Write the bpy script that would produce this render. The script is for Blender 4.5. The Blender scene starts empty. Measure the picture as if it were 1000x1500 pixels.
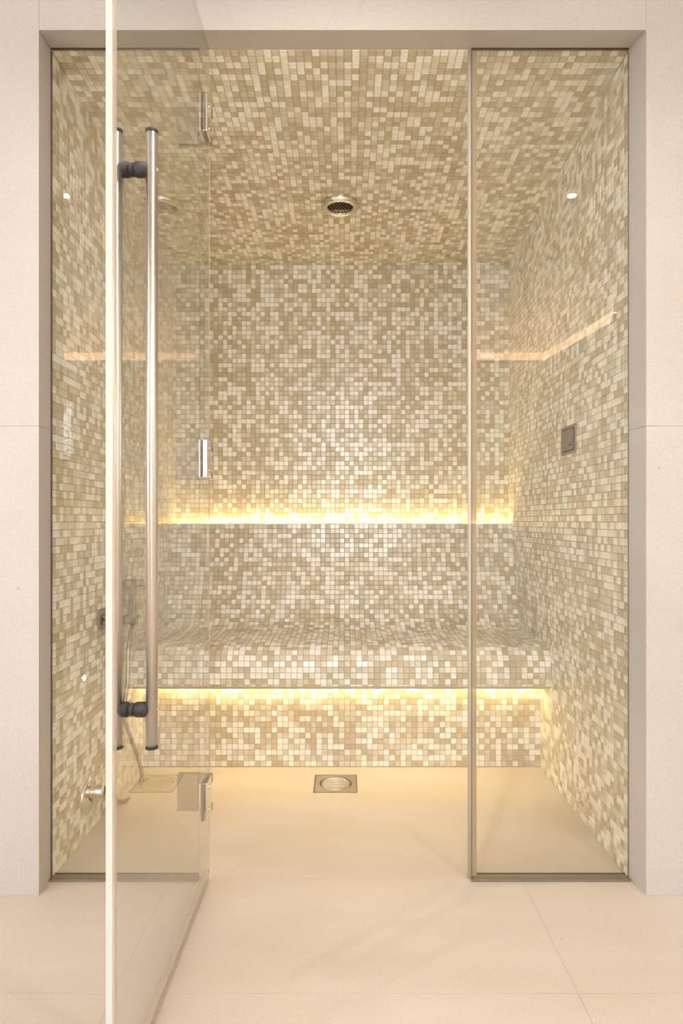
import bpy, bmesh, math, random
from mathutils import Vector, Matrix

R = random.Random(7)
S = bpy.context.scene
C = S.collection
U = 0.00177            # metres per reference unit on the glass plane
CAMZ, CAMY = 0.929, -1.628

# ------------------------------------------------------------------ camera
cam = bpy.data.cameras.new('camera')
co = bpy.data.objects.new('camera', cam); C.objects.link(co)
co.location = (0, CAMY, CAMZ); co.rotation_euler = (math.pi/2, 0, 0)
cam.sensor_fit = 'HORIZONTAL'; cam.sensor_width = 36; cam.lens = 36*0.920
cam.shift_x = -0.006; cam.shift_y = 0.012; cam.clip_start = 0.02
S.camera = co

# ------------------------------------------------------------------ world
w = bpy.data.worlds.new('world'); S.world = w; w.use_nodes = True
bg = w.node_tree.nodes['Background']
bg.inputs[0].default_value = (0.80, 0.90, 1.0, 1); bg.inputs[1].default_value = 4.5

# ------------------------------------------------------------------ lights and exposure
def area(name, loc, rot, sx, sy, power, col, spread=math.pi):
    l = bpy.data.lights.new(name, 'AREA'); l.shape = 'RECTANGLE'; l.size = sx; l.size_y = sy
    l.energy = power; l.color = col; l.spread = spread
    o = bpy.data.objects.new(name, l); C.objects.link(o); o.location = loc; o.rotation_euler = rot
    return o
P_WINDOW = 29
P_SIDE = 15
P_DOWN = 8.6
E_LED_UP = 54.0
E_LED_LOW = 50.0
E_COVE = 7.0
LED_COL = (1.0, 0.735, 0.30)
area('window_daylight', (0.02, -3.66, 1.48), (math.pi/2, 0, 0), 0.95, 1.8, P_WINDOW, (0.90, 0.95, 1.0))
area('side_window_daylight', (-2.68, -2.05, 1.45), (math.pi/2, 0, -math.pi/2), 1.3, 1.6, P_SIDE, (0.88, 0.94, 1.0))
DOWN = [(-1.35, -1.41), (1.09, -1.41), (0.03, -3.15), (0.0, -0.78)]  # last one is an added, unseen lamp that brightens the opening's reveals
DCOL = (1.0, 0.89, 0.78)
for i, (x, y) in enumerate(DOWN):
    l = bpy.data.lights.new('downlight_beam', 'AREA'); l.energy = P_DOWN; l.color = DCOL
    l.shape = 'DISK'; l.size = 0.038; l.spread = math.radians(140)
    o = bpy.data.objects.new('downlight_beam', l); C.objects.link(o); o.location = (x, y, 2.492)
S.view_settings.view_transform = 'Standard'; S.view_settings.look = 'None'
S.view_settings.gamma = 1.0; S.view_settings.use_curve_mapping = False
S.view_settings.exposure = 0.10
S.cycles.use_denoising = True
S.cycles.max_bounces = 12; S.cycles.diffuse_bounces = 6; S.cycles.glossy_bounces = 5
S.cycles.transparent_max_bounces = 16; S.cycles.transmission_bounces = 8
S.cycles.caustics_reflective = False; S.cycles.caustics_refractive = False
S.cycles.sample_clamp_indirect = 6

# ------------------------------------------------------------------ materials
def mat(name, col, rough=0.5, metal=0.0, spec=0.5):
    m = bpy.data.materials.new(name); m.use_nodes = True
    b = m.node_tree.nodes['Principled BSDF']
    b.inputs['Base Color'].default_value = (*col, 1); b.inputs['Roughness'].default_value = rough
    b.inputs['Metallic'].default_value = metal; b.inputs['Specular IOR Level'].default_value = spec
    return m
def nodes(m): return m.node_tree.nodes, m.node_tree.links, m.node_tree.nodes['Principled BSDF']
def mix_color(m, c1, c2, scale, detail=4, lo=0.35, hi=0.65, stretch=(1, 1, 1)):
    n, l, b = nodes(m)
    tc = n.new('ShaderNodeTexCoord'); mp = n.new('ShaderNodeMapping'); mp.inputs['Scale'].default_value = stretch
    no = n.new('ShaderNodeTexNoise'); no.inputs['Scale'].default_value = scale; no.inputs['Detail'].default_value = detail
    cr = n.new('ShaderNodeValToRGB')
    cr.color_ramp.elements[0].position = lo; cr.color_ramp.elements[0].color = (*c1, 1)
    cr.color_ramp.elements[1].position = hi; cr.color_ramp.elements[1].color = (*c2, 1)
    l.new(tc.outputs['Object'], mp.inputs[0]); l.new(mp.outputs[0], no.inputs[0])
    l.new(no.outputs['Fac'], cr.inputs[0])
    return tc, cr
def stone(name, base, dark, spots=True, rough=0.6, stretch=(1, 1, 1)):
    m = mat(name, base, rough)
    n, l, b = nodes(m)
    tc, cr = mix_color(m, dark, base, 2.2, 6, 0.30, 0.62, stretch)
    # fine grain
    g = n.new('ShaderNodeTexNoise'); g.inputs['Scale'].default_value = 260; g.inputs['Detail'].default_value = 3
    l.new(tc.outputs['Object'], g.inputs[0])
    gr = n.new('ShaderNodeMapRange'); gr.inputs[1].default_value = 0.3; gr.inputs[2].default_value = 0.7
    gr.inputs[3].default_value = 0.93; gr.inputs[4].default_value = 1.05
    l.new(g.outputs['Fac'], gr.inputs[0])
    mx = n.new('ShaderNodeMix'); mx.data_type = 'RGBA'; mx.blend_type = 'MULTIPLY'; mx.inputs[0].default_value = 1
    l.new(cr.outputs[0], mx.inputs[6]); l.new(gr.outputs[0], mx.inputs[7])
    out = mx.outputs[2]
    if spots:
        v = n.new('ShaderNodeTexVoronoi'); v.inputs['Scale'].default_value = 9; v.inputs['Randomness'].default_value = 1
        l.new(tc.outputs['Object'], v.inputs[0])
        sr = n.new('ShaderNodeMapRange'); sr.inputs[1].default_value = 0.02; sr.inputs[2].default_value = 0.045
        sr.inputs[3].default_value = 0.80; sr.inputs[4].default_value = 1.0
        l.new(v.outputs['Distance'], sr.inputs[0])
        m2 = n.new('ShaderNodeMix'); m2.data_type = 'RGBA'; m2.blend_type = 'MULTIPLY'; m2.inputs[0].default_value = 1
        l.new(out, m2.inputs[6]); l.new(sr.outputs[0], m2.inputs[7]); out = m2.outputs[2]
    l.new(out, b.inputs['Base Color'])
    bp = n.new('ShaderNodeBump'); bp.inputs['Strength'].default_value = 0.12; bp.inputs['Distance'].default_value = 0.002
    l.new(g.outputs['Fac'], bp.inputs['Height']); l.new(bp.outputs[0], b.inputs['Normal'])
    return m
M = {}
M['wall_stone'] = stone('wall_stone', (0.525, 0.497, 0.475), (0.485, 0.452, 0.425))
M['floor_stone'] = stone('floor_stone', (0.585, 0.525, 0.465), (0.525, 0.455, 0.385), stretch=(0.6, 2.0, 1))
M['joint'] = mat('stone_joint', (0.50, 0.43, 0.37), 0.9)
M['plaster'] = mat('plaster', (0.86, 0.82, 0.77), 0.9)
M['grout'] = mat('grout', (0.50, 0.43, 0.32), 0.85)
TILE = [((0.88, 0.86, 0.815), 0.24), ((0.85, 0.81, 0.735), 0.12), ((0.70, 0.66, 0.55), 0.12),
        ((0.63, 0.58, 0.46), 0.15), ((0.555, 0.485, 0.36), 0.14), ((0.515, 0.44, 0.305), 0.23)]
TM = []
for i, (c, wgt) in enumerate(TILE):
    m = mat('mosaic_glaze_%s' % 'abcdef'[i], c, 0.30, spec=0.5)
    n, l, b = nodes(m)
    tc, cr = mix_color(m, tuple(v*0.93 for v in c), tuple(min(1, v*1.06) for v in c), 150 if i in (2, 3) else 60, 3)
    l.new(cr.outputs[0], b.inputs['Base Color'])
    b.inputs['Roughness'].default_value = (0.20, 0.22, 0.27, 0.30, 0.32, 0.34)[i]
    TM.append(m)
M['steel'] = mat('brushed_steel', (0.72, 0.66, 0.60), 0.24, 1.0)
n, l, b = nodes(M['steel'])
tc = n.new('ShaderNodeTexCoord'); mp = n.new('ShaderNodeMapping'); mp.inputs['Scale'].default_value = (1, 1, 60)
no = n.new('ShaderNodeTexNoise'); no.inputs['Scale'].default_value = 8
mr = n.new('ShaderNodeMapRange'); mr.inputs[3].default_value = 0.29; mr.inputs[4].default_value = 0.31
l.new(tc.outputs['Object'], mp.inputs[0]); l.new(mp.outputs[0], no.inputs[0]); l.new(no.outputs[0], mr.inputs[0]); l.new(mr.outputs[0], b.inputs['Roughness'])
tg = n.new('ShaderNodeTangent'); tg.direction_type = 'RADIAL'; tg.axis = 'Z'
l.new(tg.outputs[0], b.inputs['Tangent']); b.inputs['Anisotropic'].default_value = 0.85; b.inputs['Anisotropic Rotation'].default_value = 0.25
M['chrome'] = mat('polished_chrome', (0.78, 0.76, 0.73), 0.07, 1.0)
M['hosem'] = mat('hose_steel', (0.40, 0.36, 0.30), 0.30, 1.0)
M['hingeback'] = mat('hinge_backing', (0.33, 0.285, 0.225), 0.38, 0.55)
M['panelm'] = mat('panel_steel', (0.27, 0.235, 0.185), 0.35, 0.9)
M['ringmetal'] = mat('soft_chrome', (0.80, 0.75, 0.66), 0.22, 1.0)
M['satin'] = mat('satin_steel', (0.55, 0.50, 0.42), 0.30, 1.0)
M['dull'] = mat('dull_steel', (0.34, 0.30, 0.245), 0.38, 1.0)
M['dullin'] = mat('dull_screen', (0.20, 0.175, 0.14), 0.30, 0.6)
M['black'] = mat('black_rubber', (0.022, 0.022, 0.024), 0.42)
n, l, b = nodes(M['black'])
no = n.new('ShaderNodeTexNoise'); no.inputs['Scale'].default_value = 900
bp = n.new('ShaderNodeBump'); bp.inputs['Strength'].default_value = 0.35; bp.inputs['Distance'].default_value = 0.001
l.new(no.outputs[0], bp.inputs['Height']); l.new(bp.outputs[0], b.inputs['Normal'])
M['dark'] = mat('dark_gap', (0.008, 0.007, 0.006), 0.9, spec=0.05)
M['channel'] = mat('glazing_channel', (0.20, 0.165, 0.12), 0.45)
M['channel_dark'] = mat('glazing_gasket', (0.05, 0.038, 0.025), 0.6)
M['edge'] = mat('polished_glass_edge', (0.52, 0.57, 0.52), 0.35)
M['alu'] = mat('aluminium_profile', (0.6, 0.6, 0.6), 0.4, 1.0)
M['bark'] = mat('bark', (0.10, 0.08, 0.06), 0.9)
M['leaf'] = mat('leaf', (0.06, 0.10, 0.04), 0.6)

def glass(name, tint, ior=1.52, rough=0.0, base=0.0):
    """thin architectural glass: fresnel reflection of both faces, clear straight transmission"""
    m = bpy.data.materials.new(name); m.use_nodes = True
    n, l = m.node_tree.nodes, m.node_tree.links
    n.remove(n['Principled BSDF'])
    out = n['Material Output']
    fr = n.new('ShaderNodeFresnel'); fr.inputs[0].default_value = ior
    a = n.new('ShaderNodeMath'); a.operation = 'ADD'; a.inputs[1].default_value = 1
    d = n.new('ShaderNodeMath'); d.operation = 'DIVIDE'
    dbl = n.new('ShaderNodeMath'); dbl.operation = 'MULTIPLY'; dbl.inputs[1].default_value = 2
    l.new(fr.outputs[0], a.inputs[0]); l.new(fr.outputs[0], dbl.inputs[0]); l.new(dbl.outputs[0], d.inputs[0]); l.new(a.outputs[0], d.inputs[1])
    geo = n.new('ShaderNodeNewGeometry')
    inv = n.new('ShaderNodeMath'); inv.operation = 'SUBTRACT'; inv.inputs[0].default_value = 1
    l.new(geo.outputs['Backfacing'], inv.inputs[1])
    f = n.new('ShaderNodeMath'); f.operation = 'MULTIPLY'
    l.new(d.outputs[0], f.inputs[0]); l.new(inv.outputs[0], f.inputs[1])
    f2 = n.new('ShaderNodeMath'); f2.operation = 'ADD'; f2.inputs[1].default_value = base
    l.new(f.outputs[0], f2.inputs[0])
    tr = n.new('ShaderNodeBsdfTransparent'); tr.inputs[0].default_value = (*tint, 1)
    gl = n.new('ShaderNodeBsdfGlossy'); gl.inputs['Roughness'].default_value = rough
    mx = n.new('ShaderNodeMixShader')
    l.new(f2.outputs[0], mx.inputs[0]); l.new(tr.outputs[0], mx.inputs[1]); l.new(gl.outputs[0], mx.inputs[2])
    l.new(mx.outputs[0], out.inputs[0])
    return m
M['glass'] = glass('clear_glass', (0.99, 0.994, 0.98))
def clear_plastic(name, col, fac, tint=(0.9, 0.9, 0.88)):
    m = bpy.data.materials.new(name); m.use_nodes = True
    n, l = m.node_tree.nodes, m.node_tree.links
    b = n['Principled BSDF']; b.inputs['Base Color'].default_value = (*col, 1); b.inputs['Roughness'].default_value = 0.25
    tr = n.new('ShaderNodeBsdfTransparent'); tr.inputs[0].default_value = (*tint, 1)
    mx = n.new('ShaderNodeMixShader'); mx.inputs[0].default_value = fac
    l.new(tr.outputs[0], mx.inputs[1]); l.new(b.outputs[0], mx.inputs[2]); l.new(mx.outputs[0], n['Material Output'].inputs[0])
    return m
M['seal'] = clear_plastic('clear_seal', (0.62, 0.53, 0.44), 0.45, (0.96, 0.94, 0.92))
M['seal_grey'] = clear_plastic('grey_seal', (0.60, 0.58, 0.52), 0.75)
M['pane_edge'] = clear_plastic('pane_edge', (0.60, 0.56, 0.44), 0.14)
M['seal_brown'] = clear_plastic('brown_seal_lip', (0.42, 0.32, 0.20), 0.6)  # darker brown half-clear plastic for the lip beside the grey seal
M['hinge_side'] = M['chrome']
def emit(name, col, s):
    m = bpy.data.materials.new(name); m.use_nodes = True
    n, l = m.node_tree.nodes, m.node_tree.links
    n.remove(n['Principled BSDF']); e = n.new('ShaderNodeEmission')
    e.inputs[0].default_value = (*col, 1); e.inputs[1].default_value = s
    l.new(e.outputs[0], n['Material Output'].inputs[0]); return m
M['led_up'] = emit('led_warm_upper', LED_COL, E_LED_UP)
M['led_low'] = emit('led_warm_lower', LED_COL, E_LED_LOW)
M['cove'] = emit('led_peach', (1.0, 0.62, 0.36), E_COVE)
M['cove_tape'] = emit('led_tape', (1.0, 0.60, 0.34), 150)
M['lens'] = emit('lamp_lens', (1.0, 0.90, 0.78), 14)
M['dot'] = emit('small_lamp_lens', (1.0, 0.95, 0.86), 1.6)

# ------------------------------------------------------------------ mesh helpers
class MB:
    def __init__(s): s.v = []; s.f = []; s.m = []; s.sm = []
    def add(s, vs, fs, mi=0, smooth=False):
        o = len(s.v); s.v += [tuple(p) for p in vs]
        for k, f in enumerate(fs):
            s.f.append([i+o for i in f]); s.m.append(mi[k] if isinstance(mi, (list, tuple)) else mi); s.sm.append(smooth)
        return s
    def box(s, x0, x1, y0, y1, z0, z1, mi=0):
        vs = [(x0,y0,z0),(x1,y0,z0),(x1,y1,z0),(x0,y1,z0),(x0,y0,z1),(x1,y0,z1),(x1,y1,z1),(x0,y1,z1)]
        # face order: bottom, top, front(-y), right(+x), back(+y), left(-x)
        return s.add(vs, [(0,3,2,1),(4,5,6,7),(0,1,5,4),(1,2,6,5),(2,3,7,6),(3,0,4,7)], mi)
    def hexa(s, vs, mi=0):
        return s.add(vs, [(0,3,2,1),(4,5,6,7),(0,1,5,4),(1,2,6,5),(2,3,7,6),(3,0,4,7)], mi)
    def cyl(s, a, b, r, n=24, mi=0, cap=True, smooth=True, r2=None):
        a, b = Vector(a), Vector(b); r2 = r if r2 is None else r2
        d = (b-a).normalized(); t = Vector((0,0,1)) if abs(d.z) < 0.9 else Vector((1,0,0))
        p = d.cross(t).normalized(); q = d.cross(p)
        ring = lambda c, rr: [c + p*rr*math.cos(2*math.pi*i/n) + q*rr*math.sin(2*math.pi*i/n) for i in range(n)]
        s.add(ring(a, r)+ring(b, r2), [(i, i+n, (i+1) % n + n, (i+1) % n) for i in range(n)], mi, smooth)
        if cap:
            s.add(ring(a, r), [tuple(range(n))], mi); s.add(ring(b, r2), [tuple(reversed(range(n)))], mi)
        return s
    def lathe(s, prof, n=40, axis='z', c=(0,0,0), mi=0, smooth=True):
        """prof = [(r, h)], revolved about an axis through c"""
        vs = []
        for r, h in prof:
            for i in range(n):
                a = 2*math.pi*i/n; p, q = r*math.cos(a), r*math.sin(a)
                v = {'z': (p, q, h), 'x': (h, p, q), 'y': (p, h, q)}[axis]
                vs.append((v[0]+c[0], v[1]+c[1], v[2]+c[2]))
        fs = []
        for k in range(len(prof)-1):
            for i in range(n):
                fs.append((k*n+i, k*n+(i+1) % n, (k+1)*n+(i+1) % n, (k+1)*n+i))
        return s.add(vs, fs, mi, smooth)
def build(name, mb, mats, parent=None, bevel=0, fixn=True):
    if not isinstance(mats, (list, tuple)): mats = [mats]
    off = Vector((0,0,0))
    p = parent
    while p is not None: off = off + Vector(p.location); p = p.parent
    me = bpy.data.meshes.new(name)
    me.from_pydata([(v[0]-off.x, v[1]-off.y, v[2]-off.z) for v in mb.v], [], mb.f)
    for m in mats: me.materials.append(m)
    me.polygons.foreach_set('material_index', mb.m); me.polygons.foreach_set('use_smooth', mb.sm)
    if fixn:
        bm = bmesh.new(); bm.from_mesh(me); bmesh.ops.remove_doubles(bm, verts=bm.verts, dist=1e-6)
        bmesh.ops.recalc_face_normals(bm, faces=bm.faces); bm.to_mesh(me); bm.free()
    o = bpy.data.objects.new(name, me); C.objects.link(o); o.parent = parent
    if bevel:
        b = o.modifiers.new('bevel', 'BEVEL'); b.width = bevel; b.segments = 2; b.limit_method = 'ANGLE'
    return o
def thing(name, loc, label, cat, group=None):
    o = bpy.data.objects.new(name, None); C.objects.link(o); o.location = loc; o.empty_display_size = 0.1
    return tag(o, label, cat, group)
def tag(o, label, cat, group=None):
    o['label'] = label; o['category'] = cat
    if group: o['group'] = group
    return o
def struct(o, label=None, cat=None):
    o['kind'] = 'structure'
    if label: o['label'] = label
    if cat: o['category'] = cat
    return o

# ------------------------------------------------------------------ mosaic
PITCH, GAP, TH = 0.0210, 0.0013, 0.0016
def pick():
    r = R.random(); a = 0
    for i, (c, wgt) in enumerate(TILE):
        a += wgt
        if r < a: return i
    return 5
def tile_geo(mb, c, u, v, n, hu, hv, mi, th=TH):
    b = 0.0009
    vs = [c-u*hu-v*hv, c+u*hu-v*hv, c+u*hu+v*hv, c-u*hu+v*hv]
    a, e = hu-b, hv-b
    t = n*th
    vs += [c-u*a-v*e+t, c+u*a-v*e+t, c+u*a+v*e+t, c-u*a+v*e+t]
    mb.add(vs, [(4,5,6,7),(0,1,5,4),(1,2,6,5),(2,3,7,6),(3,0,4,7)], mi)
TILE_MESH = {}
def tile_mesh(mi):
    if mi not in TILE_MESH:
        mb = MB(); h = (PITCH-GAP)/2
        tile_geo(mb, Vector((0,0,0)), Vector((1,0,0)), Vector((0,1,0)), Vector((0,0,1)), h, h, 0)
        me = bpy.data.meshes.new('tile'); me.from_pydata(mb.v, [], mb.f); me.materials.append(TM[mi])
        TILE_MESH[mi] = me
    return TILE_MESH[mi]
def jitter(u, v, n, amt=0.006):
    n2 = (n + u*R.gauss(0, amt) + v*R.gauss(0, amt)).normalized()
    u2 = (u - n2*u.dot(n2)).normalized(); v2 = n2.cross(u2)
    return u2, v2, n2
def mosaic(cells, parent, single=300):
    """cells: (centre, u, v, n, hu, hv); the ones that show largest become objects of their own"""
    h = (PITCH-GAP)/2
    sc = []
    for k, (c, u, v, n, hu, hv) in enumerate(cells):
        d = c - Vector((0, CAMY, CAMZ)); dist = d.length
        area_px = abs(d.dot(n))/dist/(dist*dist)
        px, pz = c.x/(c.y-CAMY), (c.z-CAMZ)/(c.y-CAMY)
        ok = abs(hu-h) < 0.0012 and abs(hv-h) < 0.0012 and c.y > 0.0 and abs(px) < 0.53
        sc.append((area_px if ok else -1, k))
    sc.sort(reverse=True)
    own = set(k for a, k in sc[:single] if a > 0)
    mb = MB()
    off = Vector((0,0,0)); p = parent
    while p is not None: off += Vector(p.location); p = p.parent
    for k, (c, u, v, n, hu, hv) in enumerate(cells):
        mi = pick()
        u2, v2, n2 = jitter(u, v, n)
        if k in own:
            o = bpy.data.objects.new('tile', tile_mesh(mi)); C.objects.link(o); o.parent = parent
            mt = Matrix((u2, v2, n2)).transposed().to_4x4()
            mt = Matrix.Translation(c-off) @ mt @ Matrix.Diagonal((hu/h, hv/h, 1, 1))
            o.matrix_local = mt
        else:
            tile_geo(mb, c, u2, v2, n2, hu, hv, mi)
    o = build('mosaic_tiles', mb, TM, parent, fixn=False); o['kind'] = 'stuff'
    return o
X, Y, Z = Vector((1,0,0)), Vector((0,1,0)), Vector((0,0,1))
XL, XR, YB = -0.763, 0.733, 1.198
ceil_z = lambda y: 2.149 - 0.0518*y

# ------------------------------------------------------------------ cabin shell
floor = MB()
floor.box(-2.75, 2.3, -3.8, 1.35, -0.06, -0.012)
floor_o = struct(build('floor', floor, M['joint']), 'pale beige stone floor running from the room into the steam cabin', 'floor')
def slab(x0, x1, y0, y1, parent, hole=None):
    g = 0.0003
    x0 += g; x1 -= g; y0 += g; y1 -= g
    mb = MB()
    if hole:
        a, b, c, d = hole
        mb.box(x0, x1, y0, c, -0.012, 0); mb.box(x0, x1, d, y1, -0.012, 0)
        mb.box(x0, a, c, d, -0.012, 0); mb.box(b, x1, c, d, -0.012, 0)
        return build('floor_slab', mb, M['floor_stone'], parent, fixn=False)
    mb.box(x0, x1, y0, y1, -0.012, 0)
    return build('floor_slab', mb, M['floor_stone'], parent)
DX, DY, DS = -0.035, 0.588, 0.0745
slab(XL-0.02, XR+0.02, 0.0, 1.30, floor_o, (DX-DS-0.001, DX+DS+0.001, DY-DS-0.001, DY+DS+0.001))
ys = [0.0, -0.395, -0.79, -1.185, -1.58, -1.975, -2.37, -2.765, -3.16, -3.6]
for k in range(len(ys)-1):
    for x0, x1 in ((-2.70, -1.366), (-1.366, -0.455), (-0.455, 0.456), (0.456, 1.367), (1.367, 2.2)):
        slab(x0, x1, ys[k+1], ys[k], floor_o)

# left and right mosaic walls
def side_cells(x, nrm):
    out = []
    n_y = int((YB-0.004)/PITCH); py = (YB-0.004)/n_y
    for i in range(n_y):
        yc = 0.004 + (i+0.5)*py
        zt = ceil_z(yc+py/2)
        for j in range(105):
            z0 = j*PITCH; z1 = min(z0+PITCH, zt)
            if z1-z0 < 0.006: break
            if yc > 0.80 and z1 < 0.30: continue
            out.append((Vector((x, yc, (z0+z1)/2)), (Y if nrm.x > 0 else -Y), Z, nrm, (py-GAP)/2, (z1-z0-GAP)/2))
    return out
wl = struct(build('wall_left', MB().hexa([(XL-0.12,0.0,-0.012),(XL,0.0,-0.012),(XL,1.30,-0.012),(XL-0.12,1.30,-0.012),
        (XL-0.12,0.0,2.16),(XL,0.0,2.16),(XL,1.30,2.16),(XL-0.12,1.30,2.16)]), M['grout']),
        'left cabin wall of small beige and cream mosaic tiles', 'wall')
mosaic(side_cells(XL, X), wl)
wr = struct(build('wall_right', MB().box(XR, XR+0.12, 0.0, 1.30, -0.012, 2.16), M['grout']),
        'right cabin wall of small beige and cream mosaic tiles', 'wall')
mosaic(side_cells(XR, -X), wr)
# back wall
wb = struct(build('wall_back', MB().box(XL, XR, YB, YB+0.10, -0.012, 2.16), M['grout']),
        'mosaic back wall above the bench ledge', 'wall')
cells = []
NX = 71; px = (XR-XL)/NX
for j in range(60):
    z0 = 0.880 + j*PITCH; z1 = min(z0+PITCH, ceil_z(YB))
    if z1-z0 < 0.005: break
    for i in range(NX):
        cells.append((Vector((XL+(i+0.5)*px, YB, (z0+z1)/2)), X, Z, -Y, (px-GAP)/2, (z1-z0-GAP)/2))
mosaic(cells, wb, 0)
# ceiling (slopes down to the back)
cz0, cz1 = ceil_z(0), ceil_z(1.30)
ce = struct(build('ceiling', MB().hexa([(XL-0.1,0,cz0),(XR+0.1,0,cz0),(XR+0.1,1.30,cz1),(XL-0.1,1.30,cz1),
        (XL-0.1,0,2.26),(XR+0.1,0,2.26),(XR+0.1,1.30,2.26),(XL-0.1,1.30,2.26)]), M['grout']),
        'gently sloping mosaic ceiling of the steam cabin', 'ceiling')
dv = Vector((0, 1, -0.0518)).normalized(); nv = X.cross(dv); nv = -nv if nv.z > 0 else nv
cells = []
ncy = 57; L = YB/dv.y; pc = L/ncy
for j in range(ncy):
    for i in range(NX):
        c = Vector((XL+(i+0.5)*px, 0, cz0)) + dv*((j+0.5)*pc)
        cells.append((c, X, -dv, nv, (px-GAP)/2, (pc-GAP)/2))
mosaic(cells, ce)

# ------------------------------------------------------------------ bench
prof = [(0.700, 0.3235), (0.640, 0.3235), (0.622, 0.3240), (0.6145, 0.334), (0.6135, 0.368), (0.6155, 0.405), (0.621, 0.432), (0.634, 0.451),
        (0.656, 0.464), (0.70, 0.4705), (0.78, 0.473), (0.87, 0.475), (0.94, 0.478), (0.975, 0.484), (1.01, 0.499),
        (1.035, 0.521), (1.049, 0.552), (1.060, 0.590), (1.080, 0.640), (1.101, 0.692), (1.119, 0.752),
        (1.129, 0.820), (1.134, 0.880), (1.136, 0.912)]
def catmull(p, k=8):
    out = []
    for i in range(len(p)-1):
        a, b, c, d = p[max(i-1,0)], p[i], p[i+1], p[min(i+2,len(p)-1)]
        for s in range(k):
            t = s/k
            out.append(tuple(0.5*((2*b[q])+(-a[q]+c[q])*t+(2*a[q]-5*b[q]+4*c[q]-d[q])*t*t+(-a[q]+3*b[q]-3*c[q]+d[q])*t**3) for q in (0,1)))
    out.append(p[-1]); return out
curve = catmull(prof[2:])
curve0 = prof[:2] + curve
bench = thing('bench', (0, 0.735, 0), 'curved mosaic-tiled bench with backrest built across the back of the steam cabin', 'bench')
outline = [(0.735, -0.0), (0.735, 0.3235)] + curve0 + [(1.138, 0.914), (1.150, 0.914), (1.150, 0.872), (1.1965, 0.872), (1.1965, 0.0)]
a_, b_ = XL+0.002, XR-0.002
N = len(outline)
mb = MB()
vs = [(a_, y, z) for y, z in outline] + [(b_, y, z) for y, z in outline]
mb.add(vs, [(i, (i+1) % N, (i+1) % N+N, i+N) for i in range(N)] + [tuple(range(N)), tuple(range(N, 2*N))])
build('bench_core', mb, M['grout'], bench)
# seat and backrest tiles follow the curve
acc = [0]
for k in range(1, len(curve)): acc.append(acc[-1]+math.dist(curve[k], curve[k-1]))
def at(s):
    for k in range(1, len(curve)):
        if acc[k] >= s-1e-9:
            t = (s-acc[k-1])/max(1e-9, acc[k]-acc[k-1])
            return Vector((0, curve[k-1][0]+(curve[k][0]-curve[k-1][0])*t, curve[k-1][1]+(curve[k][1]-curve[k-1][1])*t))
    return Vector((0, *curve[-1]))
rows = round(acc[-1]/PITCH); pr = acc[-1]/rows
cells = []
for j in range(rows):
    p0, p1 = at(j*pr), at((j+1)*pr); t = (p1-p0).normalized(); ln = (p1-p0).length
    n_ = X.cross(t).normalized()
    for i in range(NX):
        c = (p0+p1)/2 + X*(XL+(i+0.5)*px) + n_*0.0004
        cells.append((c, X, t, n_, (px-GAP)/2, (ln-GAP)/2))
nseat = len(cells)
mosaic(cells, bench, 300)
cells = []
for j in range(15):
    for i in range(NX):
        cells.append((Vector((XL+(i+0.5)*px, 0.735, 0.003+(j+0.5)*PITCH)), X, Z, -Y, (px-GAP)/2, (PITCH-GAP)/2))
mosaic(cells, bench, 0).name = 'riser_tiles'

# led strips
def led(loc, z0, y0, y1, m, label, down):
    t = thing('led_strip', (0, (y0+y1)/2, z0), label, 'light')
    s = -1 if down else 1
    build('strip_diffuser', MB().box(XL+0.006, XR-0.006, y0, y1, min(z0+s*0.004, z0+s*0.008), max(z0+s*0.004, z0+s*0.008)), m, t)
    build('strip_profile', MB().box(XL+0.005, XR-0.005, y0-0.002, y1+0.002, min(z0, z0+s*0.004), max(z0, z0+s*0.004)), M['alu'], t)
led(0, 0.886, 1.168, 1.180, M['led_up'], 'warm LED strip glowing in the ledge behind the top of the backrest', False)
led(0, 0.3225, 0.712, 0.722, M['led_low'], 'warm LED strip glowing beneath the front lip of the bench seat', True)

# ------------------------------------------------------------------ front stone wall
wf = struct(build('wall_front', MB().box(-2.7, XL-0.125, -0.062, 0.0, 0, 2.56).box(XR+0.125, 2.2, -0.062, 0.0, 0, 2.56)
       .box(XL-0.125, XR+0.125, -0.062, -0.002, 2.27, 2.56), M['joint']),
       'pale stone wall framing the opening of the steam cabin', 'wall')
FY = -0.0746; BY = -0.0005
def wslab(x0, x1, z0, z1, x0b=None, x1b=None, z0b=None):
    g = 0.0003
    x0b = x0 if x0b is None else x0b; x1b = x1 if x1b is None else x1b; z0b = z0 if z0b is None else z0b
    vs = [(x0+g,FY,z0+g),(x1-g,FY,z0+g),(x1b-g,BY,z0b+g),(x0b+g,BY,z0b+g),(x0+g,FY,z1-g),(x1-g,FY,z1-g),(x1b-g,BY,z1-g),(x0b+g,BY,z1-g)]
    return build('stone_slab', MB().hexa(vs), M['wall_stone'], wf, bevel=0.0005)
OL, OR = -0.758, 0.743
ZJ, ZT = 1.162, 2.141
for z0, z1 in ((0, ZJ), (ZJ, 2.5)):
    wslab(-1.66, OL, z0, z1, x1b=XL); wslab(-2.6, -1.66, z0, z1)
    wslab(OR, 1.64, z0, z1, x0b=XR); wslab(1.64, 2.1, z0, z1)
wslab(OL, OR, ZT, 2.5, z0b=2.149, x0b=XL, x1b=XR)

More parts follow.
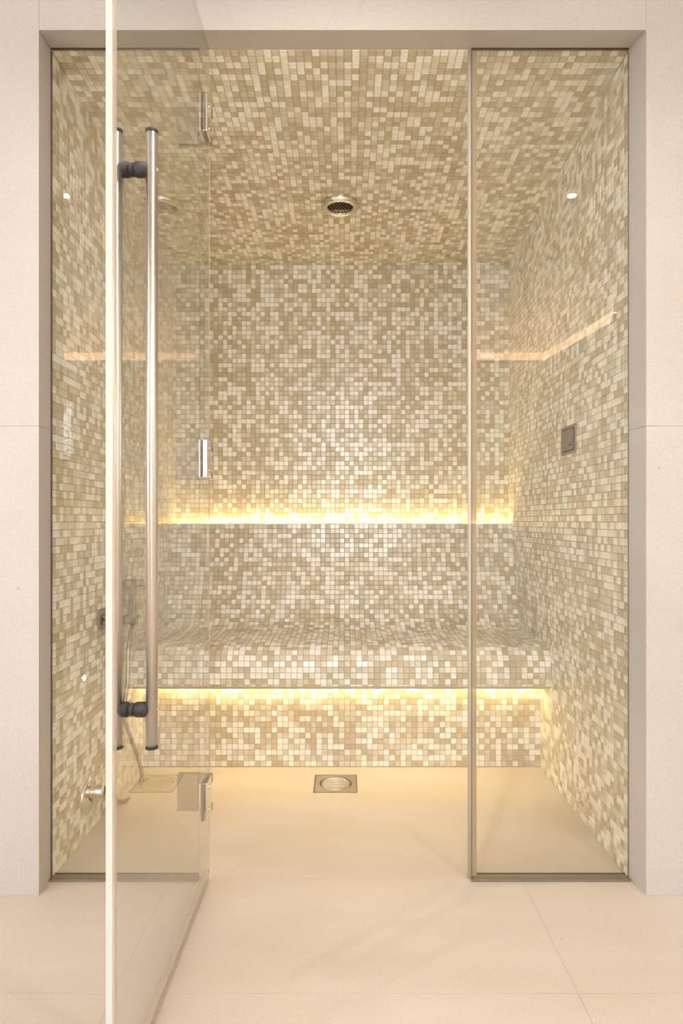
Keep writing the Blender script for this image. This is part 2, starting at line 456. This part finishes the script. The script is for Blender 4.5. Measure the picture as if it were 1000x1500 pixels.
# ------------------------------------------------------------------ fixed glass panels
def panel(x0, x1, label):
    t = thing('glass_panel', ((x0+x1)/2, 0, 0), label, 'glass panel')
    build('pane', MB().box(x0, x1, -0.005, 0.005, 0.006, 2.1465, [1,1,0,1,0,1]), [M['glass'], M['pane_edge']], t)
    build('bottom_channel', MB().box(x0-0.002, x1, -0.016, 0.004, 0.0, 0.006).box(x0+0.006, x1-0.004, -0.007, 0.0085, 0.0, 0.0085), M['channel'], t)
    build('bottom_gasket', MB().box(x0+0.004, x1-0.004, 0.0052, 0.0085, 0.0085, 0.0105), M['channel_dark'], t)
    build('top_channel', MB().box(x0, x1, -0.0062, 0.001, 2.1470, 2.1488), M['channel_dark'], t)
    return t
PLX1 = (292-506)*U; PRX0 = (690-506)*U
pl = panel(XL+0.0025, PLX1, 'fixed clear glass panel left of the open door')
build('side_gasket', MB().box(XL, XL+0.0025, -0.0015, 0.0015, 0.0, 2.144), M['channel_dark'], pl)
pr_ = panel(PRX0, XR-0.002, 'fixed clear glass panel at the right side of the opening')
build('side_gasket', MB().box(XR-0.0012, XR, -0.0015, 0.0015, 0.0, 2.144), M['channel'], pr_)
sl = build('edge_seal', MB().cyl((PRX0-0.005,-0.002,0.006),(PRX0-0.005,-0.002,2.143),0.0052,16), M['seal_grey'], pr_)
build('seal_lip', MB().box(PRX0+0.001, PRX0+0.0062, -0.0075, 0.0075, 0.010, 2.140).box(PRX0+0.0062, PRX0+0.0125, -0.0066, -0.0056, 0.012, 2.138), M['seal_brown'], pr_)

# hinge plates on the fixed left panel
HZ = [1.947, 1.083, 0.226]
for hz in HZ:
    hp = build('hinge_plate', MB().box(-0.434, -0.3795, -0.0105, -0.0052, hz-0.047, hz+0.047)
               .box(-0.434, -0.3795, 0.0052, 0.0105, hz-0.047, hz+0.047), M['hingeback'], pl, bevel=0.001)
    for dz in (-0.028, 0.028):
        build('screw', MB().cyl((-0.407, 0.0103, hz+dz), (-0.407, 0.0120, hz+dz), 0.006, 12), M['chrome'], hp)

# ------------------------------------------------------------------ glass door, open at a right angle
DXR, DXL, DY0, DY1 = -0.350, -0.360, -0.016, -0.685
door = thing('glass_door', (-0.355, -0.010, 0), 'frameless clear glass door standing open toward the viewer with tall steel pull handles', 'door')
build('door_glass', MB().box(DXL, DXR, DY1, DY0, 0.034, 2.143, [2,2,1,0,2,0]), [M['glass'], M['edge'], M['pane_edge']], door)
build('bottom_seal', MB().box(DXL-0.001, DXR+0.001, DY1+0.001, DY0, 0.006, 0.034).box(DXL+0.003, DXR-0.003, DY1+0.001, DY0, 0.0015, 0.006), M['seal'], door)
build('edge_seal', MB().box(DXR, DXR+0.0032, DY1+0.0005, DY1+0.010, 0.036, 2.141), M['seal'], door)
build('hinge_edge_seal', MB().box(DXR-0.001, DXR+0.0006, DY0, DY0+0.003, 0.036, 2.141), M['seal'], door)
for hz in HZ:
    h = build('hinge', MB().box(DXR+0.0003, DXR+0.0055, -0.064, -0.014, hz-0.047, hz+0.047)
              .box(DXL-0.0055, DXL-0.0003, -0.064, -0.014, hz-0.047, hz+0.047), M['chrome'], door, bevel=0.001)
    build('gasket', MB().box(DXL+0.0015, DXR-0.0015, -0.0655, -0.0642, hz-0.046, hz+0.046), M['dark'], h)
    build('knuckle', MB().box(-0.3785, DXL-0.0058, -0.0105, 0.0105, hz-0.047, hz-0.026).box(-0.3785, DXL-0.0058, -0.0105, 0.0105, hz+0.026, hz+0.047)
          .cyl((-0.3615, -0.004, hz-0.047), (-0.3615, -0.004, hz+0.047), 0.0055, 16)
          .box(-0.3600, DXR+0.005, -0.0138, 0.004, hz-0.047, hz-0.028)
          .box(-0.3600, DXR+0.005, -0.0138, 0.004, hz+0.024, hz+0.047), M['dull'], h, bevel=0.0006)
    for dz in (-0.028, 0.028):
        build('screw', MB().cyl((DXR+0.0053, -0.038, hz+dz), (DXR+0.0072, -0.038, hz+dz), 0.006, 12), M['chrome'], h)
# pull handles: one bar each side of the glass
HY = -0.583
def handle(xc, side):
    r = 0.0098
    z0, z1 = 0.549, 1.578
    h = build('handle_bar', MB().cyl((xc, HY, z0+0.006), (xc, HY, z1-0.006), r, 40), M['steel'], door)
    for za, zb in ((z0, z0+0.006), (z1-0.006, z1)):
        build('end_cap', MB().cyl((xc, HY, za), (xc, HY, zb), r+0.0006, 40), M['black'], h, bevel=0.001)
    face = DXR+0.0002 if side > 0 else DXL-0.0002
    for hz in (1.512, 0.614):
        a = (face, HY, hz); e = (xc-side*0.004, HY, hz)
        ln = abs(e[0]-a[0]); rr = 0.0128
        pr2 = [(0, 0), (rr-0.002, 0), (rr, 0.002), (rr, ln*0.62), (rr-0.0012, ln-0.004), (rr-0.004, ln), (0, ln)]
        build('standoff', MB().lathe([(q, face+side*k) for q, k in pr2], 32, 'x', (0, HY, hz)), M['black'], h)
        if side > 0:
            build('sleeve', MB().cyl((DXL+0.0006, HY, hz), (DXR-0.0006, HY, hz), 0.0108, 28), M['black'], h)
        build('screw', MB().cyl((xc+side*(r-0.0006), HY, hz), (xc+side*(r+0.0010), HY, hz), 0.0032, 12), M['chrome'], h)
handle(-0.3222, 1); handle(-0.3815, -1)

# ------------------------------------------------------------------ ceiling steam vent
VX, VY = -0.020, 0.726
vz = ceil_z(VY)
vent = thing('ceiling_vent', (VX, VY, vz), 'round chrome vent with dark mesh set in the mosaic ceiling', 'vent')
build('ring', MB().lathe([(0.069, vz+0.003), (0.069, vz-0.008), (0.066, vz-0.0145), (0.060, vz-0.018), (0.053, vz-0.0175), (0.0475, vz-0.013),
       (0.0465, vz-0.010), (0.0465, vz+0.002)], 64, 'z', (VX, VY, 0)), M['ringmetal'], vent)
build('backing', MB().cyl((VX, VY, vz-0.0022), (VX, VY, vz-0.0032), 0.0466, 48), M['dark'], vent)
gm = MB()
for ang in (math.radians(60), math.radians(-60)):
    dx, dy = math.cos(ang), math.sin(ang)
    for k in range(-4, 5):
        o = k*0.0105
        if abs(o) > 0.045: continue
        hl = math.sqrt(0.0465**2-o*o); cx, cy = VX-dy*o, VY+dx*o
        gm.cyl((cx-dx*hl, cy-dy*hl, vz-0.0085), (cx+dx*hl, cy+dy*hl, vz-0.0085), 0.0009, 6, cap=False)
build('mesh_grille', gm, M['dull'], vent)

# ------------------------------------------------------------------ floor drain
dr = thing('floor_drain', (DX, DY, 0), 'square steel floor drain with a round slotted grate in front of the bench', 'drain')
mb = MB(); n_ = 48; hs = DS-0.003; rr = 0.056
out = []; inn = []
for i in range(n_):
    a = 2*math.pi*i/n_; c, s = math.cos(a), math.sin(a); k = hs/max(abs(c), abs(s))
    out.append((DX+c*k, DY+s*k)); inn.append((DX+c*rr, DY+s*rr))
vs = [(x, y, 0.0005) for x, y in out]+[(x, y, 0.0005) for x, y in inn]+[(x, y, -0.008) for x, y in inn]
mb.add(vs, [(i, (i+1) % n_, (i+1) % n_+n_, i+n_) for i in range(n_)]+[(i+n_, (i+1) % n_+n_, (i+1) % n_+2*n_, i+2*n_) for i in range(n_)])
build('frame_plate', mb, M['satin'], dr)
bx = MB()
for x0, x1, y0, y1 in ((-DS,DS,-DS,-DS+0.0026),(-DS,DS,DS-0.0026,DS),(-DS,-DS+0.0026,-DS,DS),(DS-0.0026,DS,-DS,DS)):
    bx.box(DX+x0, DX+x1, DY+y0, DY+y1, -0.010, 0.0016)
build('rim', bx, M['dull'], dr)
build('tray', MB().box(DX-DS+0.001, DX+DS-0.001, DY-DS+0.001, DY+DS-0.001, -0.0118, -0.0100), M['dark'], dr)
gr = build('grate', MB().lathe([(0.0525, -0.004), (0.0525, 0.0006), (0.051, 0.0012), (0.044, 0.0012), (0.044, -0.004)], 48, 'z', (DX, DY, 0)), M['satin'], dr)
for k in range(-3, 4):
    o = k*0.0122; hl = math.sqrt(0.0445**2-o*o)
    build('grate_bar', MB().box(DX-hl, DX+hl, DY+o-0.0036, DY+o+0.0036, -0.003, 0.0008), M['satin'], gr, bevel=0.0006)
build('grate_bar', MB().box(DX-0.004, DX+0.004, DY-0.044, DY+0.044, -0.0045, -0.0012), M['satin'], gr)

# ------------------------------------------------------------------ control panel on the right wall
cp = thing('control_panel', (XR, 0.432, 1.192), 'small rectangular dull steel control panel on the right mosaic wall', 'control panel')
build('plate', MB().box(XR-0.0045, XR-0.0005, 0.366, 0.498, 1.146, 1.237), M['panelm'], cp, bevel=0.0015)
def rrect(y0, y1, z0, z1, r, n=6):
    pts = []
    for cy, cz, a0 in ((y1-r, z1-r, 0), (y0+r, z1-r, 90), (y0+r, z0+r, 180), (y1-r, z0+r, 270)):
        for k in range(n+1):
            a = math.radians(a0+90*k/n); pts.append((cy+r*math.cos(a), cz+r*math.sin(a)))
    return pts
def plate_x(pts, x0, x1):
    n = len(pts); return MB().add([(x0, y, z) for y, z in pts]+[(x1, y, z) for y, z in pts],
        [tuple(range(n)), tuple(range(2*n-1, n-1, -1))]+[(i, (i+1) % n, (i+1) % n+n, i+n) for i in range(n)])
build('frame_groove', plate_x(rrect(0.376, 0.486, 1.155, 1.228, 0.008), XR-0.0051, XR-0.0044), M['dark'], cp)
build('screen', plate_x(rrect(0.3785, 0.4835, 1.1575, 1.2255, 0.007), XR-0.0064, XR-0.0050), M['panelm'], cp)
build('button', MB().box(XR-0.0068, XR-0.0063, 0.393, 0.418, 1.1715, 1.1745), M['dark'], cp)
for z in (1.1995, 1.212):
    build('button', MB().cyl((XR-0.0068, 0.401, z), (XR-0.0063, 0.401, z), 0.0045, 12), M['dullin'], cp)

# ------------------------------------------------------------------ shower valve on the left wall
VYc, VZc = 0.228, 0.115
va = thing('shower_valve', (XL, VYc, VZc), 'chrome valve with round plate and stub knob low on the left wall', 'valve')
build('cover_plate', MB().lathe([(0, XL+0.0075), (0.047, XL+0.0075), (0.050, XL+0.006), (0.050, XL+0.0018)], 48, 'x', (0, VYc, VZc)), M['chrome'], va)
build('knob', MB().lathe([(0.018, XL+0.007), (0.018, XL+0.046), (0.0165, XL+0.048), (0, XL+0.048)], 36, 'x', (0, VYc, VZc+0.012)), M['chrome'], va)
build('lever', MB().box(XL+0.030, XL+0.040, VYc-0.005, VYc+0.005, VZc+0.026, VZc+0.034), M['chrome'], va, bevel=0.001)

# ------------------------------------------------------------------ hand shower
def P(px_, py_, x):
    s = (px_-506)*U/x; return Vector((x, 1.628*(1/s-1), CAMZ+(762-py_)/s*U))
hs_ = thing('hand_shower', (XL, 0.45, 0.62), 'chrome hand shower on its wall holder with a looped ribbed hose', 'hand shower')
w0 = MB().box(XL+0.0018, XL+0.008, 0.298, 0.358, 0.592, 0.652)
wp = build('wall_outlet', w0, M['dull'], hs_, bevel=0.0015)
build('outlet_elbow', MB().cyl((XL+0.008, 0.328, 0.626), (XL+0.034, 0.328, 0.626), 0.011, 20).cyl((XL+0.027, 0.328, 0.632), (XL+0.027, 0.328, 0.598), 0.009, 20), M['chrome'], wp)
build('outlet_slot', MB().box(XL+0.0078, XL+0.0088, 0.315, 0.325, 0.604, 0.628), M['dark'], wp)
HYs = 0.535
hd = build('holder', MB().box(XL+0.0018, XL+0.046, HYs-0.018, HYs+0.018, 0.574, 0.602), M['dull'], hs_, bevel=0.002)
ha = build('handset', MB().box(XL+0.018, XL+0.040, HYs-0.012, HYs+0.012, 0.572, 0.700), M['dull'], hs_, bevel=0.003)
build('spray_head', MB().box(XL+0.008, XL+0.062, HYs-0.024, HYs+0.024, 0.700, 0.724), M['dull'], ha, bevel=0.003)
pts = [(189,917),(186,950),(183,990),(177,1025),(166,1068),(154,1106),(148,1130),(149.5,1151),(157,1167),(170,1174),(184,1171),(198,1158),
       (204.5,1138),(201,1115),(191,1086),(180,1053),(170,1012),(161,965),(153,920)]
P3 = [P(a, b2, XL+(0.030 if 0 < i < len(pts)-1 else 0.029)) for i, (a, b2) in enumerate(pts)]
P3[0] = Vector((XL+0.029, HYs, 0.571)); P3[-1] = Vector((XL+0.027, 0.328, 0.600))
for k in range(len(P3)): P3[k].x += 0.008*math.sin(k/len(P3)*math.pi) + (0.014*min(1, k/4) if k < 9 else 0)
def cat3(p, k=24):
    out = []
    for i in range(len(p)-1):
        a, b, c, d = p[max(i-1,0)], p[i], p[i+1], p[min(i+2,len(p)-1)]
        for s in range(k):
            t = s/k; out.append(0.5*((2*b)+(-a+c)*t+(2*a-5*b+4*c-d)*t*t+(-a+3*b-3*c+d)*t**3))
    out.append(p[-1]); return out
path = cat3(P3)
# resample evenly and rib it
d = [0]
for k in range(1, len(path)): d.append(d[-1]+(path[k]-path[k-1]).length)
step = 0.0018; cnt = int(d[-1]/step); res = []; j = 0
for k in range(cnt+1):
    s = k*step
    while j < len(d)-2 and d[j+1] < s: j += 1
    t = (s-d[j])/max(1e-9, d[j+1]-d[j]); res.append(path[j].lerp(path[j+1], t))
mb = MB(); n_ = 10; vs = []
for k, p in enumerate(res):
    t = (res[min(k+1, len(res)-1)]-res[max(k-1, 0)]).normalized()
    q = t.cross(X).normalized(); r_ = q.cross(t); rad = 0.0066+(0.0007 if k % 2 else -0.0005)
    vs += [p+q*rad*math.cos(2*math.pi*i/n_)+r_*rad*math.sin(2*math.pi*i/n_) for i in range(n_)]
mb.add(vs, [(k*n_+i, k*n_+(i+1) % n_, (k+1)*n_+(i+1) % n_, (k+1)*n_+i) for k in range(len(res)-1) for i in range(n_)], 0, True)
build('hose', mb, M['hosem'], hs_)

# small lit fitting on the left wall
sl = thing('wall_light', (XL, 0.195, 0.471), 'tiny round white glowing light set low in the left mosaic wall', 'light')
build('bezel', MB().lathe([(0.0125, XL+0.0017), (0.0125, XL+0.004), (0.0095, XL+0.005), (0.0095, XL+0.003)], 24, 'x', (0, 0.195, 0.471)), M['chrome'], sl)
build('lens', MB().lathe([(0.0095, XL+0.004), (0.007, XL+0.0075), (0, XL+0.009)], 24, 'x', (0, 0.195, 0.471)), M['dot'], sl)

# ------------------------------------------------------------------ the room behind the viewer (seen in the glass)
YR = -3.6
WN = (-0.48, 0.52, 0.55, 2.40)     # wide window
NW = (-2.405, -2.275, 1.42, 1.93)  # narrow window
mb = MB()
mb.box(-2.6, NW[0], YR-0.14, YR, 0, 2.56).box(NW[0], NW[1], YR-0.14, YR, 0, NW[2]).box(NW[0], NW[1], YR-0.14, YR, NW[3], 2.56)
mb.box(NW[1], WN[0], YR-0.14, YR, 0, 2.56).box(WN[0], WN[1], YR-0.14, YR, 0, WN[2]).box(WN[0], WN[1], YR-0.14, YR, WN[3], 2.56)
mb.box(WN[1], 1.70, YR-0.14, YR, 0, 2.56)
struct(build('wall_rear', mb, M['plaster'], fixn=False), 'plain plaster wall with two windows opposite the steam cabin', 'wall')
SW = (-2.7, -1.4, 0.65, 2.25)      # window in the left wall of the room: y0, y1, z0, z1
lw = MB().box(-2.75, -2.6, YR-0.14, SW[0], 0, 2.56).box(-2.75, -2.6, SW[1], 0.0, 0, 2.56)
lw.box(-2.75, -2.6, SW[0], SW[1], 0, SW[2]).box(-2.75, -2.6, SW[0], SW[1], SW[3], 2.56)
struct(build('wall_rear_left', lw, M['plaster'], fixn=False), 'plaster wall with a window on the left of the room', 'wall')
f3 = MB()
for y0, y1, z0, z1 in ((SW[0], SW[0]+0.03, SW[2], SW[3]), (SW[1]-0.03, SW[1], SW[2], SW[3]), (SW[0]+0.03, SW[1]-0.03, SW[2], SW[2]+0.03), (SW[0]+0.03, SW[1]-0.03, SW[3]-0.03, SW[3])):
    f3.box(-2.73, -2.70, y0, y1, z0, z1)
f3 = struct(build('window_3', f3, M['plaster'], fixn=False), 'wide window in the left wall of the room', 'window')
build('pane', MB().box(-2.718, -2.712, SW[0]+0.03, SW[1]-0.03, SW[2]+0.03, SW[3]-0.03), M['glass'], f3)
A, B = Vector((1.67, YR, 0)), Vector((2.107, -0.075, 0)); q = Vector((0.12, -0.015, 0))
struct(build('wall_rear_right', MB().hexa([A, A+q, B+q, B, A+2.56*Z, A+q+2.56*Z, B+q+2.56*Z, B+2.56*Z]), M['plaster']), 'plain plaster wall on the right of the room', 'wall')
struct(build('ceiling_room', MB().box(-2.75, 2.3, YR-0.14, -0.0, 2.5, 2.56), M['plaster']), 'flat white ceiling of the room', 'ceiling')
for i, (x0, x1, z0, z1) in enumerate((WN, NW)):
    fr = struct(build('window_%d' % (i+1), MB().box(x0, x0+0.025, YR-0.09, YR-0.05, z0, z1).box(x1-0.025, x1, YR-0.09, YR-0.05, z0, z1)
         .box(x0, x1, YR-0.09, YR-0.05, z0, z0+0.025).box(x0, x1, YR-0.09, YR-0.05, z1-0.025, z1), M['plaster'], fixn=False),
         ('wide' if i == 0 else 'tall narrow')+' window in the wall opposite the steam cabin', 'window')
    build('pane', MB().box(x0+0.025, x1-0.025, YR-0.074, YR-0.068, z0+0.025, z1-0.025), M['glass'], fr)
# tree outside the narrow window
tr = thing('tree', (-3.3, YR-2.6, 0), 'leafy tree outside the narrow window, reflected in the left glass panel', 'tree')
build('trunk', MB().cyl((-3.3, YR-2.6, 0), (-3.25, YR-2.6, 2.2), 0.07, 12, r2=0.04), M['bark'], tr)
br = MB(); lf = MB()
for k in range(26):
    z = 0.9+k*0.075; a = R.random()*6.28; l_ = R.uniform(0.4, 0.9)
    p0 = Vector((-3.27, YR-2.6, z)); p1 = p0+Vector((math.cos(a)*l_, math.sin(a)*l_, R.uniform(0.1, 0.5)))
    br.cyl(p0, p1, 0.014, 6, r2=0.004)
    for m_ in range(26):
        c = p0.lerp(p1, R.uniform(0.25, 1.05))+Vector((R.gauss(0,.06), R.gauss(0,.06), R.gauss(0,.06)))
        u = Vector((R.gauss(0,1), R.gauss(0,1), R.gauss(0,1))).normalized(); v = u.orthogonal().normalized()
        lf.add([c-u*0.035, c-v*0.014, c+u*0.035, c+v*0.014], [(0,1,2,3)])
build('branches', br, M['bark'], tr)
o = build('foliage', lf, M['leaf'], tr, fixn=False); o['kind'] = 'stuff'
struct(build('ground', MB().box(-9, 9, -14, YR-0.14, -0.3, -0.1), mat('lawn', (0.16, 0.20, 0.10), 0.9)), 'grass ground outside the windows', 'ground')
# cove light: rear wall, then round the corner along the right wall
cv = thing('cove_light', (-0.35, YR, 2.25), 'peach LED cove band high on the rear wall, reflected in the glass panels', 'light')
d_ = (B-A).normalized(); e_ = A + d_*1.055
nn = Vector((-d_.y, d_.x, 0))
def cove_run(mb, n0, n1, z0, z1):
    mb.box(-2.37, 1.66, YR+n0, YR+n1, z0, z1)
    a0, a1 = A+nn*n0, A+nn*n1; b0, b1 = e_+nn*n0, e_+nn*n1
    return mb.hexa([a0+Z*z0, a1+Z*z0, b1+Z*z0, b0+Z*z0, a0+Z*z1, a1+Z*z1, b1+Z*z1, b0+Z*z1])
build('diffuser', cove_run(MB(), 0.030, 0.034, 2.250, 2.312), M['cove'], cv)
build('led_tape', cove_run(MB(), 0.008, 0.020, 2.305, 2.309), M['cove_tape'], cv)
build('cove_ledge', cove_run(MB(), 0.0, 0.030, 2.250, 2.305), M['plaster'], cv)
names = ['nearest the left of the cabin front', 'nearest the right of the cabin front', 'in front of the wide window', 'added unseen before the doorway to brighten its stone reveals']
for (x, y), nm in zip(DOWN, names):
    t = thing('downlight', (x, y, 2.5), 'small round recessed ceiling downlight '+nm, 'light', 'recessed downlights in the room ceiling')
    build('bezel', MB().lathe([(0.030, 2.4995), (0.029, 2.496), (0.023, 2.494), (0.021, 2.4995)], 32, 'z', (x, y, 0)), M['chrome'], t)
    build('lens', MB().cyl((x, y, 2.4965), (x, y, 2.4995), 0.021, 24), M['lens'], t)
